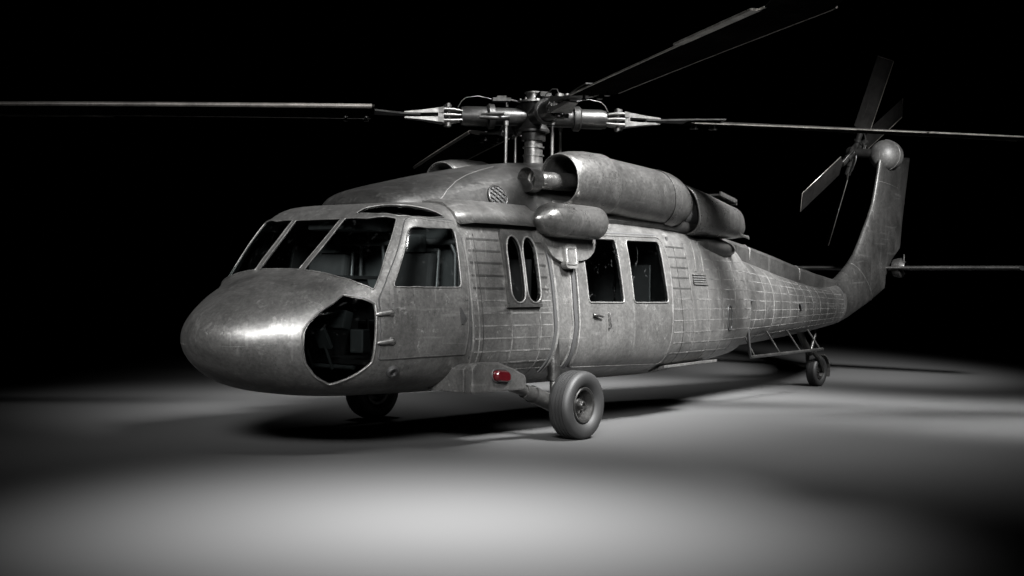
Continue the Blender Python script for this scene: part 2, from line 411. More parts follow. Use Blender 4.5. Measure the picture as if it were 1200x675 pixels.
# ---- hull ----
mb=MB()
for sd in SIDES:
    sheet(mb,P0,outline,[dens(h,.06) for h in ((pane,dwin,sky) if sd<0 else (pane,dwin))+(cw1,cw2,chin,ov1,ov2)]+[cpane],0,.008,sd,gridx=gx,ga=3.5,imat=2)
    us=[.012+(.2-.012)*i/10 for i in range(11)];aa=[-90+5*i for i in range(37)]
    vs=[pt(P0,X0+u*u,a,0,sd) for u in us for a in aa];ns=[pn(P0,X0+u*u,a,sd) if i>1 else (-1,0,0) for i,u in enumerate(us) for a in aa]
    mb.add(vs,[[i*37+k,i*37+k+1,(i+1)*37+k+1,(i+1)*37+k][::(1 if sd>0 else -1)] for i in range(10) for k in range(36)],0,True,ns)
    mb.add([pt(P0,X0+.012**2,a,0,sd) for a in aa],[list(range(37))[::(-1 if sd>0 else 1)]],0,True,[(-1,0,0)]*37)
    # stringers and frames standing on the skin
    def st(z,x0,x1,w=.014,o=.0025,m=1,P=P0,dz=0):
        k=max(2,int((x1-x0)/.15));pp=[(x0+(x1-x0)*i/k,zang(P,x0+(x1-x0)*i/k,z+dz*(x0+(x1-x0)*i/k))) for i in range(k+1)]
        ribbon(mb,P,pp,w,o,.004,sd,m)
    def fr(x,z0,z1,w=.012,o=.0035,m=1,P=P0):
        a0,a1=zang(P,x,z0),zang(P,x,z1);k=14
        ribbon(mb,P,[(x,a0+(a1-a0)*i/k) for i in range(k+1)],w,o,.004,sd,m)
    for i,z in enumerate((1.885,1.78,1.67,1.555,1.44)): st(z,2.2,2.66,.020,m=3)
    for i,z in enumerate((1.885,1.78,1.67,1.555,1.44)): st(z,3.17,3.34,.020,m=3)
    for z in (1.33,1.215,1.10): st(z,2.19,2.65 if z>1.3 else 3.36,m=1)
    for z in (.985,.865,.755,.68): st(z,2.19,3.34)
    for z in (1.33,): st(z,3.16,3.36)
    for x in (2.25,):
        fr(x,.6,1.95)
    for x in (2.72,3.16): fr(x,.58,1.27)
    fr(2.30,.6,1.93,.01,m=3)
    for z in (1.94,1.825,1.71,1.595,1.475): st(z,5.66,6.12,.018,m=3)
    for z in (1.94,1.825,1.71,): st(z,6.62,8.15,.010)
    for z in (1.595,1.475,): st(z,6.63,8.18,.010)
    for z in (1.355,1.24,1.115,.985,.865,.75): st(z,5.64,8.18,.011)
    fr(6.13,.6,2.0,.012);fr(6.6,.62,1.5,.012);fr(7.05,.68,1.75,.012);fr(7.55,.72,1.95,.010);fr(5.85,.6,1.95,.008,m=3)
    ribbon(mb,P0,[(6.381,41.4),(6.320,27.8)],.022,.008,.01,sd,1);ribbon(mb,P0,[(6.587,41.7),(6.529,27.8)],.022,.008,.01,sd,1)
    # column between crew window and cabin door, proud edges
    C1=[(3.367,35.2),(3.393,28.7),(3.399,19.9),(3.393,9.7),(3.386,-4.6),(3.346,-23.1),(3.318,-38.4)]
    ribbon(mb,P0,C1,.035,.016,.02,sd,2,.04);ribbon(mb,P0,[(x+.035,a) for x,a in C1],.03,.020,.024,sd,1,.04)
    C2=[(3.758,35.2),(3.760,29.2),(3.756,21.3),(3.735,9.6),(3.737,1.4),(3.700,-15.2),(3.690,-36.0)]
    ribbon(mb,P0,C2,.05,.016,.02,sd,2,.04);ribbon(mb,P0,[(x-.05,a) for x,a in C2],.02,.012,.02,sd,1,.04)
    # nose chine seam, radome joint, belt line, cockpit rear frame
    ribbon(mb,P0,[(.11,-19.3),(.16,-13),(.211,-9.1),(.29,-6),(.38,-3.7)],.006,.002,.003,sd,1,.03)
    fr(2.165,.5,2.05,.018,m=1);fr(2.135,.5,2.07,.016,o=.001,m=2)
    # rim of the aft hull where the smaller tail cone leaves it
ho=B(mb,'fuselage',[PAINT,SEAML,INTD,PAINTD])
# end ring of the hull and step down to the tail cone
mb=MB()
ring=[pt(P0,8.2,a,0,-1) for a in range(-90,91,3)]+[pt(P0,8.2,a,0,1) for a in range(87,-90,-3)]
inn=[(8.2,p[1]*.9,1.22+(p[2]-1.22)*.9) for p in ring];out2=[(8.225,p[1]*.985,1.22+(p[2]-1.22)*.985) for p in ring]
mb.loft([ring,out2,[(8.22,p[1],p[2]) for p in inn]],0,(False,False))
B(mb,'aft_bulkhead',PAINTD)
# ---- glazing ----
def frame(mb,loop,r,off,sd,P=P0,mat=0): gasket(mb,P,loop,r,off,sd,mat)
for sd in SIDES:
    g=MB();sheet(g,P0,grow(dens(pane,.06),.006),(),-.003,0,sd);go=B(g,'windshield_pane',GL)
    f=MB();frame(f,dens(pane),.007,.003,sd);f.build('pane_frame',EDGE,go)
    g=MB();sheet(g,P0,grow(dens(chin,.06),.006),(),-.004,0,sd);go=B(g,'chin_window',GLC)
    f=MB();frame(f,dens(grow(chin,.012)),.009,.003,sd);f.build('pane_frame',EDGE,go)
    if sd>0: continue
    g=MB();sheet(g,P0,grow(dens(sky,.06),.006),(),-.004,0,sd);go=B(g,'roof_window',GLD)
    f=MB();frame(f,dens(sky),.006,.002,sd);f.build('pane_frame',EDGE,go)
g=MB()
for sd in SIDES: sheet(g,P0,[(1.38,73.9),(.916,75.4),(.91,84),(.91,90),(1.38,90)],(),-.004,0,sd)
go=B(g,'windshield_pane',GL)
f=MB()
lp=[(1.373,90),(1.373,74.3),(.92,75.8),(.915,84),(.915,90)]
for sd in SIDES: gasket(f,P0,lp,.006,.003,sd,closed=False)
f.build('pane_frame',EDGE,go)
# ---- doors ----
for sd in SIDES:
    m=MB();sheet(m,P0,dens(door,.05),[dens(dwin,.05)],.009,.012,sd,gx=.07);ribbon(m,P0,dens(grow(door,-.012),.05)+[grow(door,-.012)[0]],.006,.011,.003,sd,1)
    do=B(m,'cockpit_door',[PAINT,EDGE])
    s=MB();gasket(s,P0,dens(grow(door,.006),.05),.006,.0,sd);s.build('door_seal',SEAM,do)
    g=MB();sheet(g,P0,grow(dens(dwin,.05),.006),(),-.002,0,sd);g.build('window',GLD,do)
    f=MB();gasket(f,P0,dens(dwin,.04),.007,.010,sd);f.build('window_frame',EDGE,do)
    for a,b in ((16.5,14.9),(-2.4,-1.2)):
        h=MB();p=V3(pt(P0,1.055,a,.015,sd));q=V3(pt(P0,1.19,b,.022,sd))
        h.tube([p,p.lerp(q,.25)+V3(pn(P0,1.1,a,sd))*.012,q],[.010,.020,.024],8)
        h.lathe([(0,.034),(.012,.034),(.020,.028),(.020,.014),(.032,.012),(.032,0)],pt(P0,1.19,b,.012,sd),pn(P0,1.19,b,sd),14)
        h.build('hinge',PAINT,do)
    h=MB();h.prism([pt(P0,1.985,10,.012,sd),pt(P0,2.045,5.5,.012,sd),pt(P0,1.99,3,.012,sd)],[q*.02 for q in pn(P0,2,6,sd)]);h.build('door_handle',BLACK,do)
    m=MB();sheet(m,P0,dens(cdoor,.05),[dens(cw1,.05),dens(cw2,.05)],.022,.02,sd,gx=.09)
    do=B(m,'cabin_door',PAINT)
    s=MB();gasket(s,P0,dens(grow(cdoor,.012),.05),.012,-.002,sd);s.build('door_seal',SEAM,do)
    r=MB();gasket(r,P0,dens(grow(cdoor,-.014),.05),.007,.022,sd);r.build('door_edge',EDGE,do)
    for cw in (cw1,cw2):
        g=MB();sheet(g,P0,grow(dens(cw,.05),.006),(),.010,0,sd);g.build('window',GLD,do)
        f=MB();gasket(f,P0,dens(cw,.04),.009,.023,sd);f.build('window_frame',EDGE,do)
    h=MB();h.tube([pt(P0,4.02,5.6,.03,sd),pt(P0,4.05,5.6,.05,sd),pt(P0,4.17,4.6,.05,sd)],[.02,.018,.008],6);h.build('door_latch',METAL,do);h=MB();h.tube([pt(P0,4.29,6.5,.03,sd),pt(P0,4.30,6.2,.045,sd),pt(P0,4.30,-1,.045,sd),pt(P0,4.29,-1.4,.03,sd)],.009,6);h.build('door_handle',METAL,do)
    # crew gunner window panel with two long oval panes
    m=MB();sheet(m,P0,dens(rnd(GUNP,.03),.05),[dens(ov1,.05),dens(ov2,.05)],.03,.028,sd,gx=.06)
    do=B(m,'crew_window_panel',PAINTD)
    for ov in (ov1,ov2):
        g=MB();sheet(g,P0,grow(dens(ov,.05),.004),(),.018,0,sd,gx=.05);g.build('window',DUSTY,do)
        f=MB();gasket(f,P0,dens(ov,.04),.009,.032,sd);f.build('window_frame',EDGE,do)
    f=MB();ribbon(f,P0,[(2.64,10.2),(3.165,10.4)],.03,.036,.03,sd);f.build('window_sill',PAINTD,do)
    # vent
    m=MB();vp=[(6.218,26.8),(6.645,27.0),(6.638,21.0),(6.208,21.2)]
    sheet(m,P0,dens(rnd(vp,.03),.05),[dens([(6.215,26.3),(6.565,26.4),(6.56,21.9),(6.21,21.9)],.05)],.014,.014,sd);do=B(m,'side_vent',PAINT)
    m=MB();sheet(m,P0,dens([(6.247,26.5),(6.617,26.5),(6.619,21.6),(6.245,21.6)],.05),(),.001,.001,sd);m.build('vent_opening',SEAM,do)
    m=MB()
    for k in range(4): ribbon(m,P0,[(6.21,22.6+k*1.15),(6.57,22.65+k*1.15)],.010,.013,.008,sd)
    m.build('louvre',EDGE,do)
    # kick-in step
    st_=capsule(7.288,4.6,7.30,-9.5,.075);m=MB();sheet(m,P0,dens(st_,.04),(),.002,.001,sd,gx=.05,ga=2);do=B(m,'kick_step',PAINTD)
    m=MB();gasket(m,P0,dens(st_,.04),.010,.003,sd);m.build('step_rim',BLACK,do)
    # small round port under the door
    m=MB();m.lathe([(-.01,.055),(.02,.055),(.03,.045),(.03,.03),(.012,.026),(.01,0)],pt(P0,1.25,-28.4,0,sd),pn(P0,1.25,-28.4,sd),20);B(m,'static_port',BLACK)
    # strake under the aft cabin
    m=MB();m.prism([(5.62,sd*.86,.56),(6.95,sd*.80,.61),(6.95,sd*1.0,.635),(5.62,sd*1.07,.615)],(0,0,-.03));B(m,'lower_strake',PAINT,bevel=.006)
    # roof gutter fairing above the crew window
    m=MB();rings=[]
    for i in range(17):
        x=2.13+ (3.35-2.13)*i/16;hh=1.0
        base=[pt(P0,x,a,0,sd) for a in (41,46,52,60,68,76)]
        o_=[.006,.055,.060,.045,.03,.012];
        outp=[pt(P0,x,a,o_[k]*(min(1,.45+i*.3)),sd) for k,a in enumerate((41.2,44,50,58,66,76))]
        lip=[pt(P0,x,39.6,.075*(min(1,.45+i*.3)),sd)]
        rings.append([base[0]]+lip+outp[1:]+base[::-1][:-1])
    m.loft(rings,0,(True,True));B(m,'roof_fairing',PAINT)
    # roof rail above the cabin door
    m=MB();ribbon(m,P0,[(4.05,45.5),(4.8,46.5),(5.70,47)],.035,.045,.05,sd);ribbon(m,P0,[(4.05,49),(6.0,50.5)],.02,.03,.04,sd);B(m,'door_rail',PAINTD)
    # fitting plate, step handle and stores pod
    pl=[(3.248,40.4),(4.265,41.1),(4.154,33.0),(4.010,30.1),(3.901,29.4),(3.540,28.5),(3.397,30.7),(3.322,35.3)]
    m=MB();sheet(m,P0,dens(rnd(pl,.05,4),.04),(),.05,.06,sd,gx=.05,ga=2);po=B(m,'stores_fitting',PAINT)
    hp=rnd([(3.581,34.7),(3.800,34.9),(3.776,26.0),(3.555,25.9)],.06,4)
    m=MB();sheet(m,P0,dens(hp,.04),(),.085,.06,sd,gx=.04,ga=1.5);gasket(m,P0,dens(grow(hp,-.03),.04),.010,.084,sd);m.build('fitting_cover',PAINT,po)
    m=MB();prof=[(.0,0),(.01,.03),(.04,.055),(.08,.090),(.12,.120),(.17,.145),(.24,.162),(.33,.170),(.47,.171),(.97,.170),(1.02,.163),(1.05,.145),(1.06,.12),(1.06,.0)]
    m.lathe(prof,(3.10,sd*1.135,2.115),(1,-sd*-.0,0.0),36,split=40);m.lathe([(.455,.174),(.475,.174)],(3.10,sd*1.135,2.115),(1,0,0),36)
    B(m,'stores_pod',NAC)
# ---- engine cowling ----
CW=[(1.76,2.215,.34,3),(1.80,2.27,.44,3),(1.90,2.335,.52,3),(2.1,2.395,.575,3),(2.5,2.49,.62,3),(3.0,2.60,.655,3),(3.6,2.715,.68,3),(4.1,2.785,.70,3),(4.5,2.81,.72,3.2),(4.72,2.80,.70,3.4),(4.9,2.755,.62,3.2),(5.05,2.67,.5,3),(5.4,2.62,.45,3),(7.0,2.5,.42,3),(8.0,2.33,.34,3),(8.6,2.14,.2,3)]
cf=[pchip([c[0] for c in CW],[c[j] for c in CW]) for j in (1,2,3)]
def PC(x,a):
    zt,w,n=[f(x) for f in cf];r=math.radians(max(0,a));c=math.cos(r);s=math.sin(r);q=(max(c,0)**n+s**n)**(-1/n)
    flare=1+.10*max(0,1-s*1.6)**2
    return (x,-w*c*q*flare,2.08+(zt-2.08)*s*q)
m=MB()
cxs=[1.76,1.765,1.775,1.79,1.81,1.84,1.88,1.93,2.0]+[2.1+.1*i for i in range(24)]+[4.45+.05*i for i in range(14)]+[5.15+.2*i for i in range(18)]
rings=[];
for x in cxs: rings.append([PC(x,a) for a in range(0,91,3)]+[(lambda p:(p[0],-p[1],p[2]))(PC(x,a)) for a in range(87,-1,-3)])
m.loft(rings,0,(True,True),closed=False)
for sd in SIDES:
    ribbon(m,PC,[(2.22,12),(2.35,26),(2.5,38),(2.7,48),(2.95,56),(3.25,62),(3.5,66)],.007,.004,.004,sd,1,.05)
co=B(m,'engine_cowling',[COWL,EDGE],fix=False)
for sd in SIDES:
    # screened oval vent
    m=MB();vc=[(3.13+.125*math.cos(t*math.pi/12),25.5+ (.135*math.sin(t*math.pi/12)/.0125)*1.0) for t in range(24)]
    pts=[pt(PC,x,a,.016,sd) for x,a in vc];cc=pt(PC,3.13,25.5,.018,sd)
    m.add(pts+[cc],[[i,(i+1)%24,24] for i in range(24)],1,False);m.tube(pts,.012,6,0,True)
    for k in (-1.8,-.6,.6,1.8):
        for dg in (1,-1):
            p0=None
            for t in range(-20,21):
                u=k*.058+t*.012;v=(k*.058-t*.012)*dg
                # diagonals crossing the opening
                xx=(t*.0125+k*.03);aa=(t*.0125-k*.03)*dg
                if (xx/.12)**2+(aa/.13)**2<1: p0=(p0 or [])+[pt(PC,3.13+xx,25.5+aa/.0125,.024,sd)]
            if p0 and len(p0)>1: m.tube(p0,.007,4,0)
    m.build('screened_vent',[COWL,SEAM],co)
# ---- engine nacelles ----
def ringc(x,cy,cz,ry,rz,n=40,nn=2.2,tilt=0,sk=0):
    out=[]
    for k in range(n):
        t=2*math.pi*k/n;c,s=math.cos(t),math.sin(t);q=(abs(c)**nn+abs(s)**nn)**(-1/nn)
        y=cy+ry*c*q;z=cz+rz*s*q;out.append((x+tilt*(z-cz)+sk*(y-cy),y,z))
    return out
for sd in SIDES:
    cy=.80
    m=MB();S=[(4.27,.195,.225),(3.97,.215,.235),(3.955,.232,.25),(3.965,.248,.262),(4.0,.262,.272),(4.14,.29,.298),(4.33,.312,.315)]
    lip=[]
    def R4(x,ry,rz,cz,tilt=-.12): return ringc(x,sd*cy,cz,ry,rz,44,2.15,tilt)
    m.loft([R4(x,ry,rz,2.57) for x,ry,rz in S]+[R4(4.55,.330,.330,2.555),R4(4.60,.334,.334,2.553),R4(4.61,.33,.33,2.553),R4(4.612,.31,.31,2.55)],0,(False,False))
    no=B(m,'engine_nacelle',NAC)
    m=MB();m.loft([R4(4.60,.318,.318,2.553),R4(4.62,.314,.314,2.55),R4(4.9,.318,.316,2.535),R4(5.3,.322,.320,2.515),R4(5.72,.324,.320,2.495)],0,(False,False));m.build('nacelle_panel',NACP,no)
    m=MB();m.loft([R4(5.72,.330,.326,2.495),R4(5.75,.336,.330,2.49),R4(5.9,.335,.328,2.48),R4(6.03,.315,.305,2.475),R4(6.15,.275,.265,2.475),R4(6.28,.22,.22,2.465),R4(6.38,.19,.19,2.45),R4(6.6,.17,.17,2.43)],0,(False,True));m.build('nacelle_fairing',NAC,no)
    m=MB();rr=R4(3.955,.234,.252,2.57);m.tube(rr,.008,6,0,True);m.build('intake_rim',EDGE,no)
    m=MB();m.loft([R4(4.27,.197,.227,2.57),R4(4.5,.18,.2,2.57),R4(4.52,.001,.001,2.57)],0,(False,False));m.build('intake_duct',INTD,no)
    # starter/inlet tube reaching from the cowling into the intake
    m=MB();ax=Vector((1,sd*.13,.03)).normalized();m.lathe([(-.02,.125),(.10,.125),(.125,.118),(.14,.10),(.14,.07)],(3.57,sd*.68,2.537),ax,32,split=30);m.lathe([(.13,.0),(.135,.055),(.16,.08),(.20,.093),(.66,.093),(.67,.08)],(3.57,sd*.68,2.537),ax,32,split=60);m.build('inlet_tube',NAC,no)
    # exhaust shroud
    m=MB();E=[(6.33,.30,.295,2.40),(6.36,.312,.305,2.40),(6.6,.30,.285,2.385),(7.0,.28,.255,2.35),(7.4,.255,.215,2.32),(7.55,.25,.20,2.31)]
    out_=[ringc(x,sd*(.78),cz,ry,rz,44,2.6,-.35) for x,ry,rz,cz in E];inn_=[ringc(x,sd*.78,cz,ry-.02,rz-.02,44,2.6,-.35) for x,ry,rz,cz in E[::-1]]
    m.loft(out_+inn_+[out_[0]],0,(False,False));eo=m.build('exhaust_shroud',NAC,no)
    m=MB();m.tube(ringc(6.33,sd*.78,2.40,.295,.290,44,2.6,-.35),.013,6,0,True);m.build('shroud_rim',EDGE,no)
    m=MB();m.loft([ringc(x,sd*.78,2.39,.22,.21,30,2,-.3) for x in (6.2,6.9)],0,(True,True));m.build('exhaust_pipe',INTD,no)
    m=MB();m.box((7.25,sd*.80,2.585),(.42,.34,.02),0,Matrix.Rotation(.17,3,'Y'));m.box((7.25,sd*.96,2.60),(.42,.02,.045),0,Matrix.Rotation(.17,3,'Y'));m.box((7.45,sd*.80,2.545),(.02,.34,.05),0)
    m.build('exhaust_flap',PAINTD,no)
    m=MB();m.prism([(7.50,sd*.98,2.18),(7.55,sd*1.0,2.14),(7.68,sd*1.03,2.10),(7.72,sd*1.0,2.13),(7.52,sd*.6,2.1)],(0,0,.02));m.build('exhaust_lip',PAINTD,no)
    # pylon between nacelle and roof
    m=MB();m.loft([ringc(x,sd*.62,2.22,w,.12,24,3) for x,w in ((4.2,.1),(4.5,.28),(5.8,.34),(6.8,.30),(7.6,.12))],0,(True,True));m.build('nacelle_pylon',PAINTD,no)
    # fairing bulge under exhaust on the upper hull
    m=MB();m.loft([ringc(x,sd*.70,z,w,h,24,2) for x,w,h,z in ((5.9,.03,.03,2.02),(6.3,.16,.1,2.02),(6.9,.22,.13,2.0),(7.4,.20,.13,1.98),(7.75,.10,.08,1.98),(7.9,.01,.01,1.98))],0,(True,True));B(m,'exhaust_fairing',PAINTD)
# ---- tail cone ----
TLEN=[8.16+.15*i for i in range(31)]
m=MB()
for sd in SIDES:
    sheet(m,PT,dens([(8.16,-90),(12.62,-90),(12.62,90),(8.16,90)],.1),(),0,0,sd,gx=.15,ga=4)
    def st(z0,z1,x0,x1,w=.008):
        k=20;pp=[]
        for i in range(k+1):
            x=x0+(x1-x0)*i/k;z=z0+(z1-z0)*i/k;pp.append((x,zang(PT,x,z)))
        ribbon(m,PT,pp,w,.002,.004,sd,1)
    for z0,z1,x1 in ((1.72,1.49,11.9),(1.60,1.43,12.4),(1.47,1.36,12.45),(1.34,1.29,12.45),(1.21,1.22,12.5),(1.08,1.15,12.5),(.96,1.08,12.5),(.84,1.01,12.3)): st(z0,z1,8.24,x1)
    for x in (8.55,8.9,9.25,9.6,9.95,10.3,10.65,11.0,11.35,11.7,12.1): 
        ribbon(m,PT,[(x,a) for a in range(-50,60,5)],.009 if x not in(9.25,) else .02,.003,.004,sd,1)
    ribbon(m,PT,[(12.50,a) for a in range(-85,86,5)],.016,.004,.004,sd,2)
B(m,'tail_cone',[TAILP,SEAML,SEAM])
# bracket on the tail cone
for sd in SIDES:
    m=MB();m.prism([pt(PT,10.30,8,.0,sd),pt(PT,10.45,8,0,sd),pt(PT,10.45,2,0,sd),pt(PT,10.36,-2,0,sd),pt(PT,10.34,4,0,sd)],[q*.03 for q in pn(PT,10.4,5,sd)]);B(m,'tie_down_ring',BLACK)
# drive shaft cover (spine)
m=MB();SP=[(8.3,2.17,.20),(8.72,2.17,.20),(9.31,2.10,.19),(10.2,1.975,.17),(11.0,1.85,.15),(11.78,1.745,.12),(12.5,1.67,.09)]
rg=[]
for x,z,w in SP:
    prof=[(-w,-.35),(-w,-.06),(-w*.9,-.02),(-w*.6,0),(0,.006),(w*.6,0),(w*.9,-.02),(w,-.06),(w,-.35)];rg.append([(x,y,z+q) for y,q in prof])
for i in range(len(prof)-1):
    m.loft([[r[i],r[i+1]] for r in rg],0,(False,False),closed=False)
for x,z,w in ((9.31,2.10,.19),(11.0,1.85,.15)): m.tube([(x,-w-.004,z-.2),(x,-w-.004,z-.05),(x,-w*.6,z+.006),(x,w*.6,z+.006),(x,w+.004,z-.05),(x,w+.004,z-.2)],.008,5,1)
B(m,'drive_shaft_cover',[PAINTD,EDGE])
# ---- tail fin ----
def fin_ring(t):
    # t 0 (root) .. 1 (top); leading, trailing points
    LE=[(12.5,1.66),(12.72,1.72),(12.92,1.82),(13.14,1.95),(13.36,2.11),(13.56,2.32),(13.73,2.52),(13.92,2.74),(14.10,2.98),(14.22,3.25),(14.33,3.55),(14.42,3.80)]
    TE=[(12.5,.95),(13.05,1.06),(13.6,1.21),(14.05,1.33),(14.72,1.56),(14.78,1.78),(15.05,2.07),(15.42,2.28),(15.50,2.7),(15.60,3.1),(15.72,3.5),(15.84,3.93)]
    n=len(LE)-1;k=min(n-1,int(t*n));f=t*n-k
    l=[LE[k][i]*(1-f)+LE[k+1][i]*f for i in(0,1)];r=[TE[k][i]*(1-f)+TE[k+1][i]*f for i in(0,1)]
    th=.21*(1-t)**.8+.145*min(1,t*1.3)
    th=[.213,.208,.205,.202,.198,.192,.185,.178,.17,.163,.156,.15][k]*(1-f)+[.213,.208,.205,.202,.198,.192,.185,.178,.17,.163,.156,.15][k+1]*f
    out=[]
    M=14
    def half(u): # thickness along chord for aerofoil; round section near the root
        aero=2.6*(.2969*math.sqrt(u)-.126*u-.3516*u*u+.2843*u**3-.1036*u**4)/.26
        rnd_=2*math.sqrt(max(0,u*(1-u)));w=min(1,t*2.2);return aero*w*.5+rnd_*(1-w)
    us=[(1-math.cos(math.pi*i/M))/2 for i in range(M+1)]
    for u in us: out.append((l[0]+(r[0]-l[0])*u,-th*half(u),l[1]+(r[1]-l[1])*u))
    for u in us[-2:0:-1]: out.append((l[0]+(r[0]-l[0])*u,th*half(u),l[1]+(r[1]-l[1])*u))
    return out
m=MB();m.loft([fin_ring(i/44) for i in range(45)],0,(True,True))
m.tube([p for p in fin_ring(.28)[1:14]],.006,5,1)
m.tube([(p[0],p[1]-.002,p[2]) for p in fin_ring(.86)[1:9]],.005,5,1)
B(m,'tail_fin',[FINP,EDGE])
m=MB();m.lathe([(-.265,.0)]+[(-.265*math.cos(math.radians(a)),.265*math.sin(math.radians(a))) for a in range(10,91,10)]+[(.15,.26),(.3,.22),(.42,.15),(.5,.0)],(14.66,0,3.865),(1,0,.04),30,split=60)
go=B(m,'tail_gearbox_fairing',BALLP)
m=MB();m.tube([(14.66+.27*math.sin(t/10*math.pi/2*1),-.268*math.cos(math.radians(a)),3.865+.268*math.sin(math.radians(a))) for t,a in [(0,a) for a in range(-70,91,10)]],.006,5);m.build('fairing_seam',EDGE,go)
# ---- stabilator ----
for_s=[]
m=MB();rg=[]
for i in range(13):
    y=-2.25+4.5*i/12;c0=14.72+.10*abs(y)*.0;c1=15.62-.12*abs(y)
    prof=[];
    for u in (0,.02,.06,.15,.3,.5,.75,1): prof.append((u,.5*(.2969*math.sqrt(u)-.126*u-.3516*u*u+.2843*u**3-.1036*u**4)/.1*.075))
    up=[(c0+(c1-c0)*u,y,1.915+h) for u,h in prof];dn=[(c0+(c1-c0)*u,y,1.915-h) for u,h in prof[::-1]]
    rg.append(up+dn[:-1])
m.loft(rg,0,(True,True));so=B(m,'stabilator',FINP)
for sd in SIDES:
    m=MB();m.lathe([(-.12,.10),(-.12,.15),(-.04,.17),(.02,.17),(.06,.12),(.09,.10)],(14.95,sd*.20,1.92),(0,sd,0),24);m.build('root_collar',COWL,so)
    m=MB();m.tube([(14.9,sd*.27,2.02),(14.9,sd*.27,2.15)],.015,6);m.build('actuator_pin',METAL,so)
# ---- tail rotor ----
H=Vector((14.55,.52,3.93));cant=math.radians(-20);e1=Vector((1,0,0));e2=Vector((0,math.sin(cant),math.cos(cant)));e3=e1.cross(e2)  # points to port/down
m=MB();m.lathe([(-.12,0),(-.12,.07),(-.08,.10),(.02,.10),(.05,.075),(.40,.085),(.42,.12),(.55,.14)],H,Vector((0,-1,-.1)),20,split=40);m.lathe([(-.02,.15),(.03,.15),(.03,.06)],H,e3,20);to=m.build('tail_rotor_hub',HUBM,heli)
def tblade():
    m=MB();rg=[]
    for i in range(9):
        r=.46+1.22*i/8;c=.20
        prof=[(-c,0),(-c*.9,.011),(-c*.4,.017),(c*.3,.012),(c,.002),(c*.3,-.012),(-c*.4,-.017),(-c*.9,-.011)]
        tw=math.radians(-4);rg.append([(r,a*math.cos(tw)-b*math.sin(tw),a*math.sin(tw)+b*math.cos(tw)) for a,b in prof])
    rg=[[(.36,p[1]*.30,p[2]*1.2) for p in rg[0]],[(.41,p[1]*.45,p[2]) for p in rg[0]]]+rg
    m.loft(rg,0,(True,True),smooth=False)
    return m
TBM=paint('tail_blade_paint',.006,0,.7,spec=.05,tint=(1,.96,.92),sc_=2)
RBL=[]
tb=tblade().build('tail_rotor_blade',TBM,heli)
m=MB();m.tube([(.10,0,0),(.22,0,0),(.40,0,0)],[.05,.048,.055],12);m.lathe([(.2,.07),(.24,.07)],(0,0,0),(1,0,0),16);m.build('blade_root',HUBM,tb)
m=MB();cs,sn=math.cos(-.07),math.sin(-.07);m.tube([(.46,-.201*cs,-.201*sn),(1.68,-.201*cs,-.201*sn),(1.69,.19*cs,.19*sn)],.008,5);m.build('leading_edge',BEDGE,tb)
m=MB();m.tube([(.40,-.05,.02),(.28,-.12,.05),(.12,-.14,.06),(.02,-.08,.05)],.012,6);m.build('pitch_link',METAL,tb)
def ori(o,ang,pitch=0):
    d=e1*math.cos(ang)+e2*math.sin(ang);q=e3.cross(d);M=Matrix((d,q,e3)).transposed().to_4x4();M.translation=H-Vector((4.5,0,0));o.matrix_local=M@Matrix.Rotation(math.radians(pitch),4,'X')
ori(tb,math.radians(217))
for a,pch in ((92,-18),(36,2),(278,-28)):
    c=copy_tree(tb,heli);ori(c,math.radians(a),pch);RBL.append(c)
# ---- main rotor ----
HC=Vector((4.56,0,3.33))
m=MB()
m.lathe([(-.60,.105),(-.43,.105),(-.43,.118),(-.415,.118),(-.415,.102),(-.34,.102),(-.34,.12),(-.325,.12),(-.325,.10),(-.24,.10)],HC,(0,0,1),28,0,split=20)
ro=m.build('rotor_mast',BRIGHT,heli)
m=MB();m.lathe([(-.26,.10),(-.26,.13),(-.17,.135),(-.17,.165),(-.165,.175),(-.14,.175),(-.10,.145),(0,.125),(.09,.13),(.14,.15),(.16,.15),(.16,.0)],HC,(0,0,1),32,split=30);m.build('hub_body',HUBM,ro)
m=MB();m.lathe([(.155,.19),(.175,.19),(.175,.10),(.21,.085),(.255,.085),(.26,.105),(.275,.105),(.275,0)],HC,(0,0,1),28,split=30)
for k in range(8):
    t=k*math.pi/4;m.lathe([(.17,.014),(.20,.014),(.20,0)],HC+Vector((.15*math.cos(t),.15*math.sin(t),0)),(0,0,1),8)
m.build('hub_cap',BRIGHT,ro)
# rotating pitch rods and swashplate
m=MB();m.lathe([(-.62,.26),(-.55,.26),(-.55,.2),(-.60,.2)],HC,(0,0,1),28,split=30);m.build('swashplate',METAL,ro)
for k in range(4):
    t=math.radians(134+90*k+27);r=.36
    m=MB();m.tube([HC+Vector((r*math.cos(t),r*math.sin(t),-.62)),HC+Vector((r*math.cos(t),r*math.sin(t),-.08))],.018,8);m.lathe([(0,.028),(.05,.028)],HC+Vector((r*math.cos(t),r*math.sin(t),-.12)),(0,0,1),10);m.build('pitch_rod',BRIGHT,ro)
R=6.6
def mblade():
    m=MB();LE=.36;TE=-.15;rg=[];xs=[1.75,1.8,2.0,2.6,3.2,3.8,4.4,4.9,5.4,5.85,6.1,6.35,6.6]
    for x in xs:
        sw=max(0,x-5.9)*.36;c0=LE-sw;c1=TE-sw;ch=c0-c1
        if x>6.3: c0-=.05
        dz=-.010*(x/6)**2*5-0.00
        prof=[(0,0),(.01,.35),(.05,.7),(.15,.95),(.3,1),(.55,.75),(.8,.35),(1,.10)]
        T=.030;tw=math.radians(4*(1-x/6.6)+4)
        up=[(c0-ch*u,h*T*1.1) for u,h in prof];dn=[(c0-ch*u,-h*T*.8) for u,h in prof[::-1]]
        rg.append([(x,y*math.cos(tw)-z*math.sin(tw),dz+z*math.cos(tw)+y*math.sin(tw)) for y,z in up+dn[:-1]])
    m.loft(rg,0,(True,True));return m
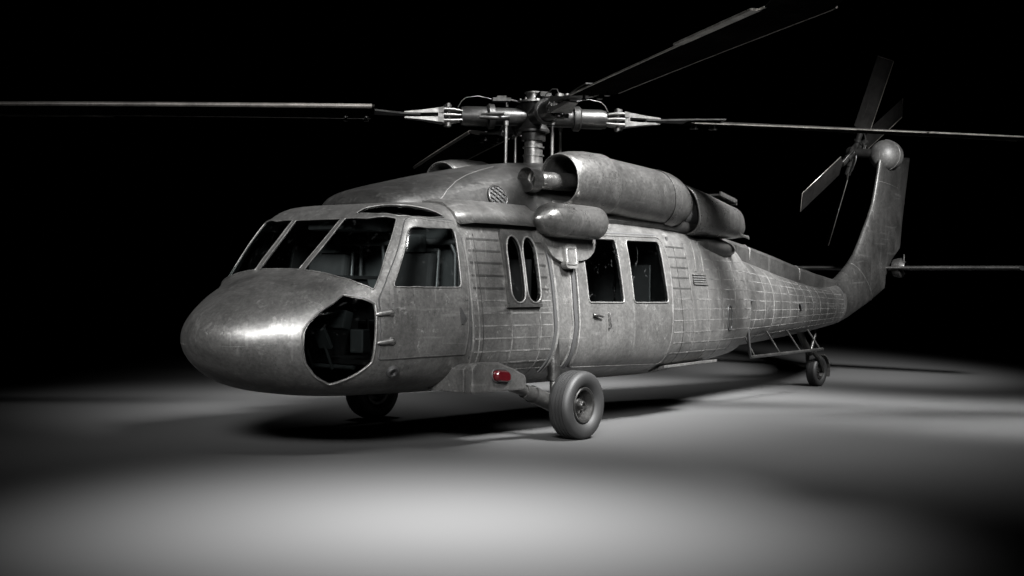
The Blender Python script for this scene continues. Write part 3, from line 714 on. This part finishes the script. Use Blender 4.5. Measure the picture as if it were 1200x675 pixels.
mbk=mblade().build('main_rotor_blade',BLADE,heli)
# leading edge strip, trailing edge tabs
def zb_(x): return -.05*(x/6)**2
def tp(x,y,z=0):
    tw=math.radians(4*(1-x/6.6)+4);return (x,y*math.cos(tw)-z*math.sin(tw),zb_(x)+z*math.cos(tw)+y*math.sin(tw))
m=MB();xs=[1.78+.1*i for i in range(41)]+[5.88]
m.loft([[tp(x,.368,.0),tp(x,.364,.012),tp(x,.345,.024),tp(x,.338,.029),tp(x,.338,.02),tp(x,.338,-.014),tp(x,.338,-.021),tp(x,.345,-.020),tp(x,.364,-.010)] for x in xs],0,(True,True));m.build('leading_edge',BLE,mbk)
m=MB();m.loft([[tp(x,-.145,.004),tp(x,-.165,.006),tp(x,-.165,-.006),tp(x,-.145,-.005)] for x in xs],0,(True,True),smooth=False)
m.build('trailing_edge',BEDGE,mbk)
m=MB();xt=[4.5+.1*i for i in range(14)]
m.loft([[tp(x,-.14,.007),tp(x,-.22,.008),tp(x,-.22,-.007),tp(x,-.14,-.007)] for x in xt],0,(True,True),smooth=False);m.build('trim_tab',BEDGE,mbk)
# root cuff, bolts, spindle, fork
m=MB();m.loft([[(x,y0,z0),(x,y1,z0),(x,y1,z1),(x,y0,z1)] for x,y0,y1,z0,z1 in ((1.25,-.06,.06,.0,.018),(1.45,-.08,.10,.0,.018),(1.75,-.12,.22,.012,.028),(2.15,-.12,.24,.028,.040))],0,(True,True),smooth=False);m.build('root_plate',HUBM,mbk)
for x in (1.83,2.05):
    for y in (-.03,.13):
        m=MB();m.lathe([(-.066,0),(-.066,.028),(-.052,.028),(-.052,.013),(.032,.013),(.032,.026),(.050,.026),(.050,0)],tp(x,y),(0,0,1),10);m.build('root_bolt',METAL,mbk)
m=MB()
for s_ in (1,-1):
    m.loft([[(x,-w,s_*z0),(x,w,s_*z0),(x,w,s_*z1),(x,-w,s_*z1)] for x,w,z0,z1 in ((1.00,.12,.02,.085),(1.06,.10,.022,.075),(1.25,.07,.022,.05),(1.42,.05,.022,.036))],0,(True,True),smooth=False)
m.box((1.03,0,0),(.06,.20,.12));m.build('blade_fork',BRIGHT,mbk)
m=MB()
for i in range(5):
    y=-.10+.05*i
    for z in (-.06,0,.06):
        m.tube([(.80,y*.8,z*.8),(.90,y,z),(1.0,y,z)],[.010,.016,.018],6)
for z in (.105,-.105): m.lathe([(-.014,.045),(.014,.045)],(.95,0,z),(0,0,1),12);m.lathe([(-.02,.025),(.02,.025)],(.95,.08,z),(0,0,1),10)
m.lathe([(-.13,.02),(.13,.02)],(.94,0,0),(0,0,1),10)
m.build('spindle_links',BRIGHT,mbk)
m=MB();m.lathe([(.08,.085),(.12,.098),(.44,.098),(.44,.135),(.50,.14),(.52,.12),(.52,.108),(.76,.108),(.78,.10),(.80,.10),(.81,.09),(.81,0)],(0,0,0),(1,0,0),28,split=25);m.build('hub_arm',HUBM,mbk)
m=MB();m.tube([(.30,.0,.11),(.30,.0,.17)],.02,8);m.box((.36,0,.185),(.20,.12,.035));m.box((.36,0,.215),(.10,.09,.02));m.tube([(.46,.0,.19),(.62,.02,.22),(.75,.03,.20),(.80,.03,.16),(.84,.03,.09)],.006,5);m.tube([(.26,.02,.185),(.16,.03,.16),(.05,.05,.14)],.012,6);m.build('damper',METAL,mbk)
m=MB();m.tube([(.30,.12,-.02),(.42,.20,-.04),(.62,.18,-.03)],[.03,.025,.02],8);m.tube([(.36,.24,.0),(.60,.16,.0)],.016,8);m.build('pitch_horn',HUBM,mbk)
def bor(o,deg,droop=0):
    M=Matrix.Translation(HC-Vector((4.5,0,0)))@Matrix.Rotation(math.radians(deg),4,'Z')@Matrix.Rotation(droop,4,'Y');o.matrix_local=M
bor(mbk,136,.014)
RBL+=[tb,mbk]
for d in (52,233.2,316):
    c=copy_tree(mbk,heli);bor(c,d);RBL.append(c)
# ---- landing gear ----
def wheel(name,x,y,r,w,parent,sd):
    m=MB();hw=w/2;a=(0,sd,0)
    pr=[(-hw*.55,r*.52),(-hw*.8,r*.60),(-hw*.97,r*.72),(-hw,r*.80),(-hw*.95,r*.90),(-hw*.82,r*.965),(-hw*.62,r*.99)]
    gro=[]
    for gpos in (-.45,-.15,.15,.45): gro+=[(hw*(gpos-.05),r),(hw*(gpos-.04),r*.972),(hw*(gpos+.04),r*.972),(hw*(gpos+.05),r)]
    pr=pr+gro+[(-q[0],q[1]) for q in pr[::-1]]
    m.lathe(pr,(x,y,r),a,56,split=50);W=m.build(name,RUB,parent)
    m=MB();m.lathe([(hw*.55,r*.53),(hw*.72,r*.53),(hw*.78,r*.50),(hw*.70,r*.44),(hw*.3,r*.38),(hw*.1,r*.36),(hw*.05,r*.30),(hw*.30,r*.16),(hw*.62,r*.13),(hw*.70,r*.11),(hw*.70,r*.06),(hw*.55,r*.055),(hw*.55,0)],(x,y,r),a,40,split=22)
    m.lathe([(-hw*.55,r*.53),(-hw*.72,r*.53),(-hw*.70,r*.44),(-hw*.2,r*.36),(-hw*.2,0)],(x,y,r),a,40,split=22)
    for k in range(6):
        t=k*math.pi/3;m.lathe([(hw*.12,.012),(hw*.25,.012),(hw*.25,0)],(x+r*.24*math.cos(t),y,r+r*.24*math.sin(t)),a,8)
    m.build('rim',METAL,W)
    return W
for sd in SIDES:
    wheel('main_wheel',3.50,sd*1.37,.33,.25,heli,sd)
    m=MB();m.tube([(3.44,sd*1.12,.98),(3.44,sd*1.14,.55)],.062,20,0);m.tube([(3.44,sd*1.14,.56),(3.44,sd*1.16,.30)],.045,20,1);m.lathe([(0,.07),(.04,.07)],(3.44,sd*1.135,.56),(0,0,1),20);g=m.build('main_landing_strut',[METAL,BRIGHT],heli)
    m=MB();m.tube([(2.45,sd*1.20,.60),(2.9,sd*1.20,.48)],.05,16);m.tube([(2.88,sd*1.20,.485),(3.02,sd*1.20,.445),(3.45,sd*1.18,.31)],[.065,.075,.085],16);m.lathe([(0,.085),(.05,.085)],(3.0,sd*1.20,.45),(1,0,-.28),16);m.tube([(3.50,sd*1.10,.33),(3.50,sd*1.36,.33)],.05,14);m.build('drag_beam',PAINTD,g)
    # stub fairing with lamp
    P_=[(1.98,.515),(1.98,.74),(2.03,.775),(2.10,.785),(2.36,.775),(2.55,.72),(2.72,.655),(2.75,.62),(2.75,.515)]
    m=MB();m.prism([(x,sd*1.33,z) for x,z in P_],(0,-sd*.10,0));fo=m.build('stub_fairing',PAINT,heli,bevel=.018)
    m=MB();m.prism([(x*.98+.02,sd*1.24,.52+(z-.515)*.92) for x,z in P_],(0,-sd*.42,-.0));m.build('stub_beam',PAINT,fo,bevel=.01)
    m=MB();P2=[]
    for k in range(24):
        t=2*math.pi*k/24;P2.append((2.36+.105*math.copysign(abs(math.cos(t))**.6,math.cos(t)),0,.655+.052*math.copysign(abs(math.sin(t))**.6,math.sin(t))-.04*math.cos(t)*.3))
    m.loft([[(p[0],sd*1.325,p[2]) for p in P2],[(p[0],sd*1.365,p[2]) for p in P2],[(2.36+(p[0]-2.36)*.8,sd*1.385,.655+(p[2]-.655)*.75) for p in P2]],0,(False,True));m.build('red_lamp',RED,fo)
    m=MB();m.tube([(2.36+(p[0]-2.36)*1.1,sd*1.332,.655+(p[2]-.655)*1.12) for p in P2],.010,6,0,True);m.build('lamp_bezel',BLACK,fo)
wheel('tail_wheel',11.98,0,.235,.17,heli,-1)
m=MB();m.tube([(11.98,-.12,.235),(11.98,.12,.235)],.025,10);
for y in (-.11,.11): m.tube([(11.98,y,.235),(11.86,y*.9,.42),(11.75,y*.4,.55)],[.025,.03,.04],10)
m.tube([(11.75,0,.52),(11.5,0,.70),(11.3,0,.95)],[.05,.05,.06],12);m.tube([(11.75,0,.55),(11.9,0,.80),(11.95,0,1.0)],[.03,.03,.03],10);g=m.build('tail_wheel_strut',METAL,heli)
m=MB();rr=.255;rg=[]
for k in range(8):
    t=math.radians(-20+15*k);rg.append([(11.98+rr*math.cos(t),-.11,.235+rr*math.sin(t)),(11.98+rr*math.cos(t),-.03,.235+rr*math.sin(t)),(11.98+(rr+.012)*math.cos(t),-.03,.235+(rr+.012)*math.sin(t)),(11.98+(rr+.012)*math.cos(t),-.11,.235+(rr+.012)*math.sin(t))])
m.loft(rg,0,(True,True),smooth=False);m.build('mudguard',PAINT,g)
# aft wire guard
m=MB();y=-.76
m.tube([(8.39,-.72,1.335),(8.20,-.76,1.335),(8.14,-.76,1.335)],.018,8);m.tube([(8.0,-.72,1.34),(8.14,-.76,1.335),(8.14,y,1.30),(8.24,y,.76),(8.27,y,.62),(8.30,y,.605),(10.50,y,.65)],.020,8)
B(m,'wire_guard',BLACK)
m=MB();m.tube([(8.27,y,.63),(8.30,y,.607),(10.50,y,.652)],.021,8)
for a,b in (((8.3,.94),(8.40,.61)),((9.0,.93),(9.13,.63)),((9.62,.93),(9.76,.64)),((10.28,.93),(10.41,.65))): m.tube([(a[0],-.62,a[1]),(b[0],y,b[1])],.012,6)
B(m,'guard_rail',METAL)
# ---- cockpit interior ----
io=heli
m=MB();m.box((2.1,0,.80),(2.0,1.9,.04));m.build('cabin_floor',INTD,io)
m=MB();m.box((1.22,0,1.34),(.10,1.55,.34),0,Matrix.Rotation(-.3,3,'Y'));m.box((1.18,0,1.515),(.30,1.6,.03));
for i in range(6):
    for j in range(2): m.lathe([(0,.05),(.012,.05),(.012,.042)],(1.275,-.65+.26*i,1.28+.13*j),(1,0,.3),14,1)
m.build('instrument_panel',[INTD,MESH],io)
m=MB();m.box((1.65,0,1.02),(.7,.42,.42));m.build('centre_console',INTD,io,bevel=.02)
m=MB();m.box((1.75,0,2.02),(.55,.5,.14));m.build('overhead_console',INTD,io,bevel=.02)
for sd in SIDES:
    m=MB();m.box((1.80,sd*.55,1.08),(.46,.48,.12));s_=m.build('pilot_seat',SEAT,heli,bevel=.03)
    m=MB();m.box((2.02,sd*.55,1.42),(.10,.50,.66),0,Matrix.Rotation(.12,3,'Y'));m.build('seat_back',SEAT,s_,bevel=.035)
    m=MB();m.box((2.04,sd*.55,1.84),(.09,.26,.17));m.build('headrest',INT,s_,bevel=.03)
    m=MB()
    for y in (.33,.77): m.tube([(1.72,sd*y,.82),(2.1,sd*y,1.15),(2.14,sd*y,1.78)],.02,6)
    m.tube([(2.14,sd*.33,1.78),(2.14,sd*.77,1.78)],.02,6);m.build('seat_frame',MESH,s_)
m=MB();m.box((2.32,-.72,1.4),(.04,.5,1.1));m.box((2.32,.72,1.4),(.04,.5,1.1));m.box((2.32,0,2.0),(.04,1.6,.14));m.build('bulkhead',INT,io);m=MB();m.box((2.36,.1,1.42),(.02,1.0,.86));m.build('bulkhead_curtain',INT,io);m=MB();m.box((2.22,-.45,1.93),(.06,.75,.10));m.build('headliner_cushion',INT,io,bevel=.02)
m=MB()
for y in (-.9,-.3,.0,.3,.9): m.tube([(2.22,y,.82),(2.22,y,1.75),(2.20,y*.95,1.86)],.018,6)
m.tube([(2.2,-1,1.86),(2.2,1,1.86)],.03,8);m.build('seat_rail_frame',MESH,io)
PED=plain('pedal_metal',(.06,.066,.066),.5)
for y in (-.62,-.38,.38,.62):
    m=MB();m.box((.86,y,1.0),(.03,.14,.18),0,Matrix.Rotation(-.5,3,'Y'));m.tube([(.88,y,.95),(.98,y,.74)],.014,6);m.build('rudder_pedal',PED,io)
m=MB();m.tube([(1.0,-.85,.76),(1.0,.85,.76)],.02,6);m.tube([(.72,-.30,.72),(.80,-.30,1.15),(1.05,-.32,1.38)],.022,6);m.tube([(.78,.0,.66),(.86,0,1.3)],.03,6);m.tube([(.70,-.5,.76),(.72,.5,.76)],.016,6);m.build('nose_bracing',PED,io)
m=MB();m.box((1.06,-.55,1.15),(.10,.34,.16),0,Matrix.Rotation(.25,3,'Y'));m.box((1.10,-.82,.98),(.16,.12,.20),0,Matrix.Rotation(.4,3,'Z'));m.build('avionics_box',PED,io,bevel=.015)
for y in (-.55,.55):
    m=MB();m.tube([(1.50,y,.82),(1.46,y,1.1),(1.44,y,1.22)],.014,6);m.tube([(1.44,y,1.22),(1.43,y,1.32)],.022,8);m.build('control_stick',INTD,io)
co_=heli
m=MB();m.box((4.4,0,.72),(3.0,1.9,.04));m.build('cabin_floor',INTD,co_)
for x in (3.1,5.3):
    m=MB()
    for i in range(4):
        y=-.72+.48*i;m.box((x,y,1.10),(.40,.44,.03));m.box((x+.2,y,1.42),(.03,.44,.62))
    m.build('troop_seats',SEAT,co_)
m=MB();m.box((5.75,0,1.4),(.04,2.0,1.3));m.build('aft_bulkhead',INTD,co_)
settle()
for o in bpy.data.objects:
    if o.parent is heli or o is heli: pass
# ---- floor ----
m=MB();m.add([(-90,-90,0),(110,-90,0),(110,110,0),(-90,110,0)],[[0,1,2,3]],0,False)
fm=bpy.data.materials.new('studio_floor');fm.use_nodes=True;nt=fm.node_tree;b=nt.nodes['Principled BSDF']
tc=N_(nt,'ShaderNodeTexCoord');n=N_(nt,'ShaderNodeTexNoise');n.inputs['Scale'].default_value=.35;n.inputs['Detail'].default_value=4;nt.links.new(tc.outputs['Object'],n.inputs['Vector'])
mx=N_(nt,'ShaderNodeMix',data_type='RGBA');mx.inputs[6].default_value=(.042,.042,.042,1);mx.inputs[7].default_value=(.046,.046,.046,1);nt.links.new(n.outputs['Fac'],mx.inputs[0]);nt.links.new(mx.outputs[2],b.inputs['Base Color'])
b.inputs['Roughness'].default_value=.85;b.inputs['Specular IOR Level'].default_value=.15
fo=m.build('studio_floor',fm);fo['kind']='structure';fo.name='floor'
# ---------------- camera ----------------
cd=bpy.data.cameras.new('camera');cam=bpy.data.objects.new('camera',cd);C.objects.link(cam);sc.camera=cam
cd.sensor_width=36;cd.lens=1470.04/1200*36;cd.clip_end=500;cd.clip_start=.1
yaw,pit,rol=.66354,.0025545,.01423
f=Vector((math.cos(yaw)*math.cos(pit),math.sin(yaw)*math.cos(pit),math.sin(pit)));r=f.cross(Vector((0,0,1))).normalized();u=r.cross(f)
r2=r*math.cos(rol)+u*math.sin(rol);u2=u*math.cos(rol)-r*math.sin(rol)
M=Matrix((r2,u2,-f)).transposed().to_4x4();M.translation=(-6.434,-8.325,1.4165);cam.matrix_world=M
# ---------------- light: dark studio ----------------
w=bpy.data.worlds.new('World');sc.world=w;w.use_nodes=True;w.node_tree.nodes['Background'].inputs[0].default_value=(0,0,0,1);w.node_tree.nodes['Background'].inputs[1].default_value=0
def aim(o,t):
    d=(Vector(t)-o.location).normalized();o.rotation_euler=d.to_track_quat('-Z','Y').to_euler()
def area(name,loc,tgt,sx,sy,e,spread=180):
    l=bpy.data.lights.new(name,'AREA');l.shape='RECTANGLE';l.size=sx;l.size_y=sy;l.energy=e;l.spread=math.radians(spread)
    o=bpy.data.objects.new(name,l);C.objects.link(o);o.location=loc;aim(o,tgt);return o
def spot(name,loc,tgt,e,ang,blend=1,rad=.5):
    l=bpy.data.lights.new(name,'SPOT');l.energy=e;l.spot_size=math.radians(ang);l.spot_blend=blend;l.shadow_soft_size=rad
    o=bpy.data.objects.new(name,l);C.objects.link(o);o.location=loc;aim(o,tgt);return o
area('overhead_band',(7.0,-3.3,7.2),(7.0,-3.1,0),9,.6,180,50)
spot('pool_spot',(-2.2,-5.0,7.2),(-.5,-3.2,0),36000,33,1,1.4)
spot('rear_pool_spot',(8.2,-4.8,7.5),(8.9,-3.8,0),8500,46,1,.8)
area('port_softbox',(6.3,-6.0,8.3),(6.6,-.7,2.0),8.0,3.2,1200,28)
area('far_strip',(8.5,3.4,8.0),(8.5,3.2,0),8,1.0,120,45)
spot('tail_spot',(8.5,-6.5,7.0),(14.0,-.4,2.3),30000,36,1,1.0)
area('front_softbox',(-7.0,-6.6,6.2),(1.4,-.8,2.0),6.0,3.0,215,22)

sc.view_settings.view_transform='Standard';sc.view_settings.look='None';sc.view_settings.exposure=0;sc.view_settings.gamma=1
sc.render.engine='CYCLES';sc.cycles.use_denoising=True
sc.cycles.max_bounces=6;sc.cycles.transparent_max_bounces=16;sc.cycles.caustics_reflective=False;sc.cycles.caustics_refractive=False
